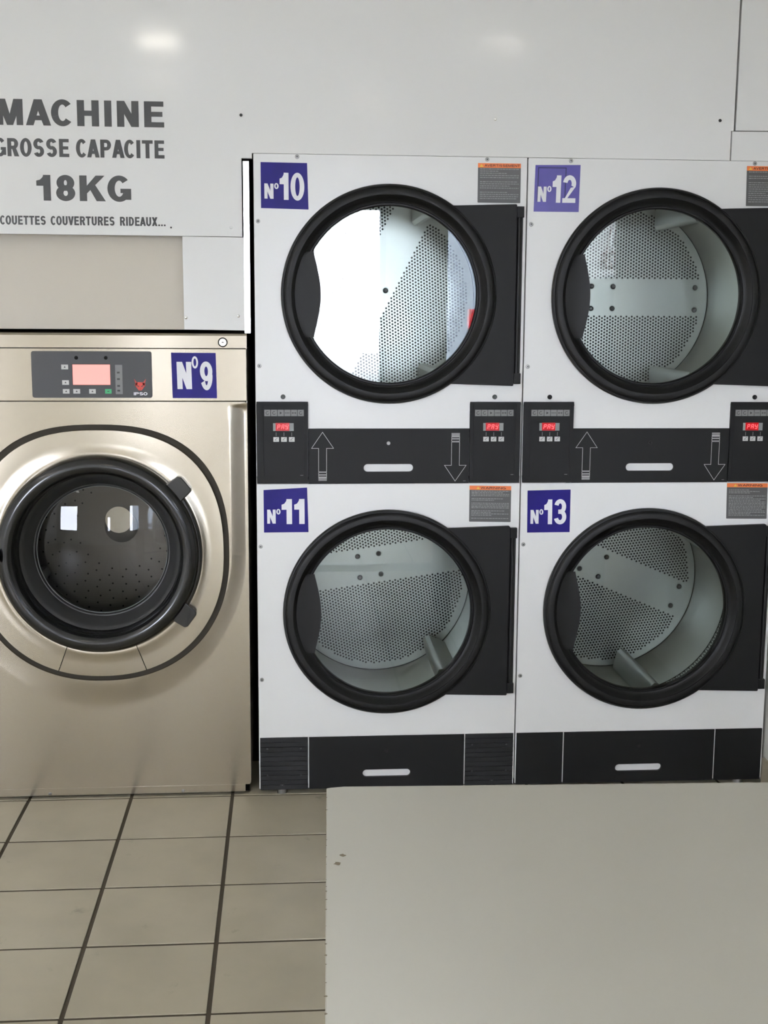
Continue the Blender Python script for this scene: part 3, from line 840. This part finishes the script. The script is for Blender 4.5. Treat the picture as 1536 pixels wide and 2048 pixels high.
    for a in cfg['stickers']: sticker(root, 'number_sticker', *a)
    warning_label(root, cfg['wl'][0], 'AVERTISSEMENT', 0, 15, ox+3)
    warning_label(root, cfg['wl'][1], 'WARNING', 0, 19, ox+4)
    return root

def band_pts(deg, off, pts):
    a = math.radians(deg)
    return [(x*math.cos(a)-z*math.sin(a), x*math.sin(a)+z*math.cos(a)) for x, z in pts]

def outline12(st, place, yy):
    mb = MB(); t = .022
    for a in ((.06, .955-t, .69, .955), (.06, .22, .06+t, .955), (.69-t, .20, .69, .955)): mb.rect(*a, yy+.0002)
    put('peeling_overlay', place(mb), 'blue_dark', st)

build_dryer(0.0, dict(
    label='white stacked tumble dryer numbered 10 and 11, next to the steel washing machine',
    drumU=(63, .021, (63, 183, 303), [(-.038, .0528), (.0275, .0221), (-.004, -.0442), (-.069, -.0135)]),
    drumL=(8, .047, (-50, 70, 190), [(-.0638, .0772), (.0088, .0871), (-.055, .0031), (.0178, .0147)]),
    lock='screwm', louvres=True, pocket='white', plug='bolt',
    stickers=[([(.0206, 1.9149), (.1547, 1.9140), (.1586, 1.7827), (.0209, 1.7853)], '10', 0), ([(.0208, .9586), (.1514, .9656), (.1554, .8295), (.0212, .8290)], '11', 0)],
    wl=[[(.6541, 1.9213), (.7828, 1.9204), (.7815, 1.8085), (.6546, 1.8085)], [(.6448, .9694), (.7741, .9642), (.7733, .8560), (.6451, .8584)]]))
build_dryer(0.8036, dict(
    label='white stacked tumble dryer numbered 12 and 13, standing against the right wall',
    drumU=(0, .004, (60, 180, 300), [(-.077, .0415), (-.0029, .041), (-.0038, -.0326), (-.077, -.033), (.2812, .0390), (.2811, -.0359)]),
    drumL=(-23, .028, (-77, 43, 163), [(.0063, .0676), (-.0885, .0274), (-.0217, -.0019), (.2704, -.0409), (.2426, -.1093)]),
    lock='ring', louvres=False, pocket='iconink', plug='ring',
    stickers=[([(.0208, 1.9181), (.1549, 1.9200), (.1530, 1.7850), (.0182, 1.7848)], '12', 0, 'blue_pale', True, outline12), ([(.0201, .9532), (.1533, .9557), (.1540, .8236), (.0217, .8230)], '13', 0)],
    wl=[[(.6573, 1.9244), (.7860, 1.9244), (.7880, 1.8085), (.6597, 1.8085)], [(.6433, .9736), (.7726, .9725), (.7745, .8610), (.6456, .8625)]]))

# ------------------------------------------------------------------ washing machine
wm = thing('washing_machine', 'large stainless steel front loading washing machine with sticker number 9, left of the dryers', 'washing machine', (-.468, 0, 0))
WX0, WX1 = -.44, .4425           # local x, centre of the door is x = 0
WZ = .767
PY = -.0085                       # the raised middle of the front
def sup(t, a, b, nu, nl):
    c, s_ = math.cos(t), math.sin(t); n = nu if s_ >= 0 else nl
    r = (abs(c/a)**n+abs(s_/b)**n)**(-1/n)
    return r
gap_o = lambda t: sup(t, .3825, .3880, 2.55, 2.22)
gap_i = lambda t: sup(t, .3690, .3745, 2.50, 2.20)
def wfront():
    z0, z1 = .034, 1.2238
    def h(x, z):
        dz = z-WZ
        if dz >= 0: t = (abs(x)-.391)/(.4345-.391)
        else:
            ki = math.hypot(x/.391, dz/.400); ko = math.hypot(x/.4345, dz/.4715)
            t = 0 if ki <= 1 else (1 if ko >= 1 else (ki-1)/((ki-1)+(1-ko)))
        t = max(0, min(1, t))
        t = t*t*(3-2*t)*.15+t*.85
        k = max(0, min(1, (1.2165-z)/.010)); k = k*k*(3-2*k)
        if dz > .3: t *= k
        return PY*(1-t)
    mb = MB(); n, m = 560, 44
    vs = []
    for i in range(n):
        t = 2*math.pi*i/n; c, s_ = math.cos(t), math.sin(t)
        R = 1e9
        if c > 1e-9: R = min(R, WX1/c)
        if c < -1e-9: R = min(R, WX0/c)
        if s_ > 1e-9: R = min(R, (z1-WZ)/s_)
        if s_ < -1e-9: R = min(R, (z0-WZ)/s_)
        r0_ = gap_o(t)
        vs.append((r0_*c*1.001, .010, WZ+r0_*s_*1.001))
        vs.append((r0_*c, PY+.004, WZ+r0_*s_))
        for j in range(m+1):
            r = r0_+.002+(R-r0_-.002)*j/m
            vs.append((r*c, h(r*c, WZ+r*s_), WZ+r*s_))
        vs.append((R*c, .012, WZ+R*s_))
    k = m+4
    mb.add(vs, [(i*k+j, i*k+j+1, ((i+1) % n)*k+j+1, ((i+1) % n)*k+j) for i in range(n) for j in range(k-1)], True)
    return mb
put('front_panel', wfront, 'steel', wm, uv=True, sharp=50)
put('cabinet', MB().box(WX0, .012, .032, WX0+.002, .95, 1.4205).box(WX1-.002, .012, .032, WX1, .95, 1.4205).box(WX0+.002, .012, 1.4185, WX1-.002, .95, 1.4205).box(WX0+.002, .012, .032, WX1-.002, .95, .034).box(WX0+.002, .948, .034, WX1-.002, .95, 1.4185), 'steel2', wm)
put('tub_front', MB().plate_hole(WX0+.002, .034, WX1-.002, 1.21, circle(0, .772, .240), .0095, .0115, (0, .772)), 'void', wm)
put('cover_strip', MB().add([(WX0,PY,1.3816),(WX1+.001,PY,1.3816),(WX1+.001,PY,1.4175),(WX0,PY,1.4175),(WX1+.001,PY+.006,1.4235),(WX0,PY+.006,1.4235),(WX1+.001,.4,1.4235),(WX0,.4,1.4235),(WX0,.4,1.3816),(WX1+.001,.4,1.3816)],
    [(0,1,2,3),(3,2,4,5),(5,4,6,7),(7,6,9,8),(0,8,9,1),(1,9,6,4,2),(0,3,5,7,8)]), 'steel', wm, uv=True)
fascia = put('control_fascia', MB().box(WX0, PY, 1.2262, WX1, .012, 1.3792), 'steel', wm, bevel=.0015, uv=True)
put('seam_filler', MB().box(WX0+.002, PY+.008, 1.21, WX1-.002, .012, 1.395), 'gap', wm)
put('base_strip', MB().box(WX0, .004, .0085, WX1-.018, .020, .0325), 'steel', wm, bevel=.0006, uv=True)
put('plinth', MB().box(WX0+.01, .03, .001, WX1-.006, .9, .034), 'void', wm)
for x in (-.1746, .2316):
    put('screw', lambda: MB().lathe([(1e-5, -.003), (.003, -.0028), (.0048, -.001), (.0048, .001)], 0, 0, 14), 'screwm', wm, key='wmscrew', loc=(x, .004, .0150))
kl = put('cover_lock', MB().lathe([(1e-5, -.0012), (.0102, -.0012), (.0112, -.0030), (.0125, -.0030), (.0138, .0004)], .3735, 1.3985, 28).v and MB().lathe([(1e-5, PY-.0012), (.0108, PY-.0012), (.0116, PY-.0004)], .3735, 1.3985, 28), 'steel2', wm)
put('lock_ring', MB().lathe([(.0114, PY-.0014), (.0140, PY-.0016), (.0145, PY+.001)], .3735, 1.3985, 28), 'void', kl)
put('keyway', MB().rect(.3705, 1.3972, .3765, 1.3998, PY-.0018), 'screwdark', kl)
# keypad plate
X = lambda x: x+.468
def rrect(x0, z0, x1, z1, r, n=5):
    p = []
    for cx, cz, a in ((x1-r, z1-r, 0), (x0+r, z1-r, 90), (x0+r, z0+r, 180), (x1-r, z0+r, 270)):
        p += [(cx+r*math.cos(math.radians(a+90*i/n)), cz+r*math.sin(math.radians(a+90*i/n))) for i in range(n+1)]
    return p
cp = put('control_panel', MB().prism(rrect(X(-.6490), 1.2355, X(-.3020), 1.3712, .007), PY-.0014, PY+.001), 'plate', wm, bevel=.0006)
y = PY-.0016
put('screen', MB().prism([(X(-.5310), 1.2738), (X(-.4232), 1.2738), (X(-.4232), 1.3325), (X(-.5310), 1.3325)], y, PY), 'screen', cp)
put('screen_edge', MB().prism([(X(-.5325), 1.2723), (X(-.4217), 1.2723), (X(-.4217), 1.3340), (X(-.5325), 1.3340)], y+.0001, PY), 'brown', cp)
for x0, z0, x1, z1, c in ((-.5632, 1.3185, -.5436, 1.3322, 'button'), (-.5622, 1.2735, -.5426, 1.2868, 'button'), (-.5610, 1.2478, -.5418, 1.2612, 'button'),
                          (-.5310, 1.2478, -.5112, 1.2612, 'button'), (-.4852, 1.2478, -.4660, 1.2612, 'button'), (-.4392, 1.2478, -.4205, 1.2612, 'green')):
    b = put('key', MB().prism([(X(x0), z0), (X(x1), z0), (X(x1), z1), (X(x0), z1)], y-.0003, PY), c, cp, bevel=.0004)
    xm, zm = X((x0+x1)/2), (z0+z1)/2
    k = MB().flat([(xm-.003, zm-.002), (xm+.003, zm-.002), (xm, zm+.003)], y-.0005) if c == 'button' else MB().rect(xm-.003, zm-.0012, xm+.003, zm+.0012, y-.0005)
    cp_mark = put('key_mark', k, 'iconink', cp)
put('indicator_strip', MB().prism(rrect(X(-.4085), 1.2462, X(-.3878), 1.3320, .001), y, PY), 'icon', cp)
mk = MB()
for z in (1.309, 1.290, 1.270, 1.256): mk.rect(X(-.4035), z-.002, X(-.3955), z+.003, y-.0002)
put('pictograms', mk, 'iconink', cp)
for x in (-.5196, -.4344): put('plug', lambda: MB().lathe([(1e-5, -.001), (.004, -.0012), (.0055, 0)], 0, 0, 16), 'void', cp, key='plugw', loc=(X(x), y, 1.3522))
ex, ez, ew, eh = X(-.3548), 1.2570, .0355, .0350
fx = lambda pts: [(ex+ew*a, ez+eh*b) for a, b in pts]
em = MB()
em.flat(fx([(.02, .98), (.10, .60), (.16, .40), (.30, .52), (.24, .70)]), y-.0002).flat(fx([(.98, .98), (.76, .70), (.70, .52), (.84, .40), (.90, .60)]), y-.0002)
em.flat(fx([(.10, .60), (.30, .70), (.70, .70), (.90, .60), (.94, .46), (.62, .02), (.38, .02), (.06, .46)]), y-.0002)
em.v = em.v
put('emblem', em, 'red', cp)
fc = MB().flat(fx([(.26, .46), (.42, .36), (.40, .30), (.24, .38)]), y-.0004).flat(fx([(.74, .46), (.58, .36), (.60, .30), (.76, .38)]), y-.0004).flat(fx([(.46, .14), (.54, .14), (.5, .05)]), y-.0004)
put('emblem_lines', fc, 'iconink', cp)
put('lettering', text_mb('IPSO', X(-.3560), X(-.3168), 1.2432, .0088, 1.05, .25, .20, .12, y-.0002), 'vinylwhite', cp)
sticker(wm, 'number_sticker', [(X(-.2455), 1.3678), (X(-.1156), 1.3674), (X(-.1134), 1.2346), (X(-.2430), 1.2349)], '9', PY-.0002, 'blue', False)

# door surround in two pieces, dark rubber joint around it
C0 = (0, WZ)
joint = MB()
n = 160; vs = []
for i in range(n):
    t = 2*math.pi*i/n; c, s_ = math.cos(t), math.sin(t)
    for r, yy in ((gap_o(t)+.004, -.004), (gap_i(t)-.01, -.004), (gap_i(t)-.01, .004), (gap_o(t)+.004, .004)): vs.append((r*c, yy, WZ+r*s_))
joint.add(vs, [(i*4+j, i*4+(j+1) % 4, ((i+1) % n)*4+(j+1) % 4, ((i+1) % n)*4+j) for i in range(n) for j in range(4)])
put('door_joint', joint, 'gap', wm)
def surround(a0, a1, n):
    mb = MB(); vs = []; prof = ((1, .002), (1, -.0135), (.985, -.0160), (.80, -.0166), (.55, -.0170), (.28, -.0172), (.22, -.0195), (.10, -.0200), (.03, -.0180), (0, -.008))
    for i in range(n+1):
        t = math.radians(a0+(a1-a0)*i/n); c, s_ = math.cos(t), math.sin(t); ro = gap_i(t); ri = .292
        for k, yy in prof:
            r = ri+(ro-ri)*k; vs.append((r*c, yy, WZ+r*s_))
    k = len(prof)
    return mb.add(vs, [(i*k+j, i*k+j+1, (i+1)*k+j+1, (i+1)*k+j) for i in range(n) for j in range(k-1)], True)
put('door_surround', surround(-69.6, 249.4, 200), 'steel', wm, uv=True, fix=True)
put('door_surround', surround(-110.2, -70.0, 40), 'steel', wm, uv=True)
# round door: thick glossy ring, matte inner cone, glass bowl, hinge and handle
DZ = .772
wd = put('door', MB().lathe([(.2955, .000), (.2975, -.030), (.2960, -.046), (.2900, -.060), (.2800, -.069), (.2680, -.072), (.2570, -.070), (.2480, -.062), (.2420, -.048), (.2395, -.030), (.2385, -.012), (.2370, -.008)], 0, DZ, 140), 'rubber', wm, sharp=60)
put('inner_ring', MB().lathe([(.2372, -.0095), (.2300, -.0050), (.2250, .002), (.2060, .030), (.2035, .036), (.2000, .037), (.1985, .043), (.1955, .046), (.1950, .060)], 0, DZ, 120), 'rubber2', wd, label='matte charcoal ring inside the glossy ring', sharp=40)
prof = [(.1955*k/12, .020+(.1955*k/12)**2/(2*.73)) for k in range(13)]
prof[0] = (1e-5, prof[0][1])
put('door_glass', MB().lathe(prof, 0, DZ, 96), 'glassw', wd)
put('glass_rim', MB().lathe([(.1962, .0435), (.1952, .0425), (.1944, .0435), (.1942, .049)], 0, DZ, 96), 'dispframe', wd)
hg = MB()
hg.lathe([(.2955, -.004), (.2955, -.046), (.3045, -.043), (.3060, -.036), (.3060, -.004)], 0, DZ, 48, math.radians(-36), math.radians(37), close=True, smooth=False)
for a in (39.5, -36.5):
    t = math.radians(a); r = .3135; cx, cz = r*math.cos(t), DZ+r*math.sin(t)
    hg.prism([(cx+dx*math.cos(t)-dz*math.sin(t)*1, cz+dx*math.sin(t)+dz*math.cos(t)) for dx, dz in ((-.024, -.034), (.020, -.030), (.026, -.022), (.026, .020), (.018, .030), (-.026, .034))], -.050, -.006)
put('door_hinge', hg, 'rubber', wd, bevel=.003)
hd = MB().lathe([(1e-5, -.105), (.012, -.104), (.020, -.098), (.022, -.088), (.019, -.078), (.013, -.072), (.013, -.040)], -.3010, DZ+.002, 28)
hd.prism([(-.322, DZ-.042), (-.275, DZ-.042), (-.268, DZ-.028), (-.268, DZ+.030), (-.275, DZ+.044), (-.322, DZ+.044)], -.058, -.012)
put('door_handle', hd, 'rubber', wd, bevel=.002, sharp=50)
# wash drum behind the glass
dr = put('wash_drum', MB().lathe([(.205, .075), (.330, .085), (.335, .10), (.335, .46), (.31, .485), (.12, .500), (.055, .500), (.055, .488), (.040, .484), (1e-5, .483)], 0, WZ+.002, 96), 'washdrum', wm, fix=False, sharp=30)
put('hub_disc', MB().disc(-.006, WZ+.026, .045, .478, .484, 32), 'steel2', dr)
for k in range(3):
    a = math.radians(90+120*k)
    l = put('lifter', lambda: MB().add([(.334, .11, -.045), (.334, .46, -.045), (.27, .44, -.012), (.27, .13, -.012), (.334, .11, .045), (.334, .46, .045), (.27, .44, .012), (.27, .13, .012)],
            [(0,1,2,3), (4,7,6,5), (3,2,6,7), (0,3,7,4), (1,5,6,2)]), 'washdrum', dr, key='wlift', loc=(0, 0, WZ+.002), bevel=.006)
    l.rotation_euler = (0, -a, 0)
holes = MB()
for rr, nn in ((.30, 44), (.275, 40), (.25, 36), (.225, 32), (.2, 28), (.175, 24), (.15, 20)):
    for i in range(nn):
        a = 2*math.pi*(i+.5*(nn % 8)/8)/nn
        yy = .500-.0153*max(0, (rr-.12))/.19-.0012
        holes.lathe([(1e-5, yy-.0004), (.0032, yy-.0002)], rr*math.cos(a), WZ+.002+rr*math.sin(a), 8)
hh = put('drum_holes', holes, 'void', dr); hh['kind'] = 'stuff'

# ------------------------------------------------------------------ work table in the foreground
tb = thing('folding_table', 'white laminate folding table with chipped edges, in front of the dryers', 'table', (.1416, -2.1409, 0), -.034)
TL, TD, TH = 1.385, .86, .85
top = [(.024, 0), (TL, 0), (TL, -TD), (0, -TD), (0, -.006), (.006, -.0035)]
mb = MB(); n = len(top)
mb.add([(x, yy, TH-.032) for x, yy in top]+[(x, yy, TH) for x, yy in top], [list(range(n))[::-1], [n+i for i in range(n)]]+[(i, (i+1) % n, (i+1) % n+n, i+n) for i in range(n)])
tt = put('table_top', mb, 'laminate', tb, bevel=.0012)
put('end_panel', MB().box(.003, -TD+.02, 0, .030, -.012, TH-.0325), 'laminate', tb, bevel=.001)
put('end_panel', MB().box(TL-.030, -TD+.02, 0, TL-.003, -.012, TH-.0325), 'laminate', tb, bevel=.001)
for yy in (-.34, -.06): put('leg', lambda: MB().box(.70, -.02, 0, .745, .02, TH-.0325), 'frame', tb, key='tleg', loc=(0, yy, 0), bevel=.002)
put('stretcher', MB().box(.0305, -.355, .195, .6995, -.325, .232), 'frame', tb, bevel=.002)
put('stretcher', MB().box(.7455, -.355, .195, TL-.0305, -.325, .232), 'frame', tb, bevel=.002)
def blob(cx, cy, r, seed, z, k=9, sx=1.0):
    rn = random.Random(seed)
    return [(cx+r*sx*rn.uniform(.55, 1.15)*math.cos(2*math.pi*i/k), cy+r*rn.uniform(.55, 1.15)*math.sin(2*math.pi*i/k), z) for i in range(k)]
ch = MB()
for cx, cy, r, sd in CHIPS if 'CHIPS' in globals() else ((.0135, -.245, .0052, 1), (.0195, -.222, .0042, 2)):
    ch.add(blob(cx, cy, r, sd, TH+.0003), [list(range(9))])
rn = random.Random(5)
yy = -.04
while yy > -TD+.02:
    r = rn.uniform(.0005, .0017)*(1.0+1.1*(yy < -.45))
    ch.add(blob(.0004, yy, r, rn.random(), TH+.0003, 7), [list(range(7))])
    yy -= rn.uniform(.012, .05)
c_ = put('edge_chips', ch, 'chip', tt)

# ------------------------------------------------------------------ ceiling lamps (square ones reflect softly in the wall panel, long ones are added fill light)
def spot(x, y_, m, label):
    t = thing('ceiling_light', label, 'lamp', (x, y_, ZC), group='square ceiling lamps')
    f = MB()
    for b in ((-.13, -.13, .13, -.105), (-.13, .105, .13, .13), (-.13, -.105, -.105, .105), (.105, -.105, .13, .105)): f.box(b[0], b[1], -.035, b[2], b[3], 0)
    put('lamp_frame', f, 'lampf', t, key='spotf')
    put('diffuser', MB().box(-.105, -.105, -.03, .105, .105, -.012), m, t, key='spotd'+m)
spot(-.61, -3.63, 'lampw', 'brightest square warm ceiling lamp, mirrored in the wall panel over the word MACHINE')
spot(-.70, -4.87, 'lampd', 'dim square ceiling lamp behind the brightest one, toward the shop front')
spot(.68, -5.50, 'lampd', 'dim square ceiling lamp nearest the shop front')
spot(1.31, -3.49, 'lampd', 'dim square ceiling lamp beside the right wall and its side window')
def fill_lamp(x, y_, label):  # unseen long lamps, added as fill clear of the panel's reflections
    t = thing('fill_light', label, 'lamp', (x, y_, ZC), group='added fill lamps')
    put('lamp_housing', MB().box(-.10, -.65, -.05, .10, .65, 0), 'lampf', t, key='fillh', bevel=.004)
    put('diffuser', MB().box(-.085, -.63, -.075, .085, .63, -.0505), 'lampfill', t, key='filld', bevel=.01)
fill_lamp(-2.7, -1.6, 'added long fill lamp at the left, nearest the machines')
fill_lamp(-2.7, -3.6, 'added long fill lamp at the left, second from the machines')
fill_lamp(-2.7, -5.2, 'added long fill lamp at the left, nearest the shop front')

# ------------------------------------------------------------------ the street outside (seen only as reflections)
g = struct(put('ground', MB().box(-30, -45, -.14, XR+.1, YF-.2, -.06).box(XR+.1, -45, -.14, 30, 6, -.06), 'pave'))
bd = struct(put('building', MB().box(0, -4, 0, 13, 0, 7.5), 'facade', loc=(3.2, -22, -.06)))
for i in range(5):
    for z in (1.0, 4.2):
        w = put('window_frame', lambda: MB().box(-.75, 0, 0, .75, .06, 1.9), 'lampf', bd, key='bwin', loc=(1.6+2.5*i, .001, z))
        for q in (-.36, .36): put('pane', lambda: MB().box(-.31, .061, .08, .31, .075, 1.82), 'carglass', w, key='bpane', loc=(q, 0, 0))
put('roof_edge', MB().box(-.2, -4.2, 7.5, 13.2, .25, 7.75), 'lampf', bd)
car = thing('car', 'silver grey parked car with red tail lamps, outside the shop window', 'car', (2.86, -15.6, -.06))
def carbody():
    side = [(0, .45), (.02, .35), (.25, .30), (4.3, .30), (4.5, .45), (4.52, .85), (4.4, 1.0), (3.5, 1.12), (2.75, 1.72), (2.4, 1.80), (.55, 1.80), (.25, 1.68), (.06, 1.15)]
    mb = MB(); n = len(side); ys = ((0, .92), (.10, 1.0), (.9, 1.0), (1.7, 1.0), (1.8, .92))
    vs = []
    for yv, k in ys:
        for x, z in side:
            yin = yv if z < 1.15 else .9+(yv-.9)*(1-.20*(z-1.15)/.65)
            vs.append((2.2+(x-2.2)*(.985+.015*(k > .95)), yin, z*(.97+.03*(k > .95))))
    fs = [(q*n+i, q*n+(i+1) % n, (q+1)*n+(i+1) % n, (q+1)*n+i) for q in range(len(ys)-1) for i in range(n)]
    return mb.add(vs, fs+[list(range(n)), [4*n+i for i in range(n)][::-1]])
put('body', carbody(), 'carpaint', car, bevel=.02)
def glz(pts, yv):
    return MB().add([(x, yv+(.012 if yv < .9 else -.012)*0+(.18*(z-1.15)/.65*(1 if yv < .9 else -1)), z) for x, z in pts]+[(x, yv+(.03 if yv < .9 else -.03)+(.18*(z-1.15)/.65*(1 if yv < .9 else -1)), z) for x, z in pts],
        [(0, 1, 2, 3), (7, 6, 5, 4), (0, 4, 5, 1), (1, 5, 6, 2), (2, 6, 7, 3), (3, 7, 4, 0)])
for pts in ([(.40, 1.20), (1.55, 1.20), (1.55, 1.66), (.62, 1.66)], [(1.65, 1.20), (3.1, 1.20), (2.62, 1.66), (1.65, 1.66)]):
    put('window', glz(pts, 1.803), 'carglass', car); put('window', glz(pts, -.003), 'carglass', car)
for yv in (1.62, .02): put('tail_lamp', MB().box(-.012, yv, 1.30, .15, yv+.185, 1.60), 'carred', car, bevel=.02)
for x in (.85, 3.55):
    for yv in (-.005, 1.575):
        w = put('wheel', lambda: MB().lathe([(1e-5, .0), (.20, .0), (.22, .02), (.32, .0), (.34, .02), (.34, .21), (.32, .23), (1e-5, .23)], 0, 0, 32), 'tyre', car, key='wheel', loc=(x, yv, .34))
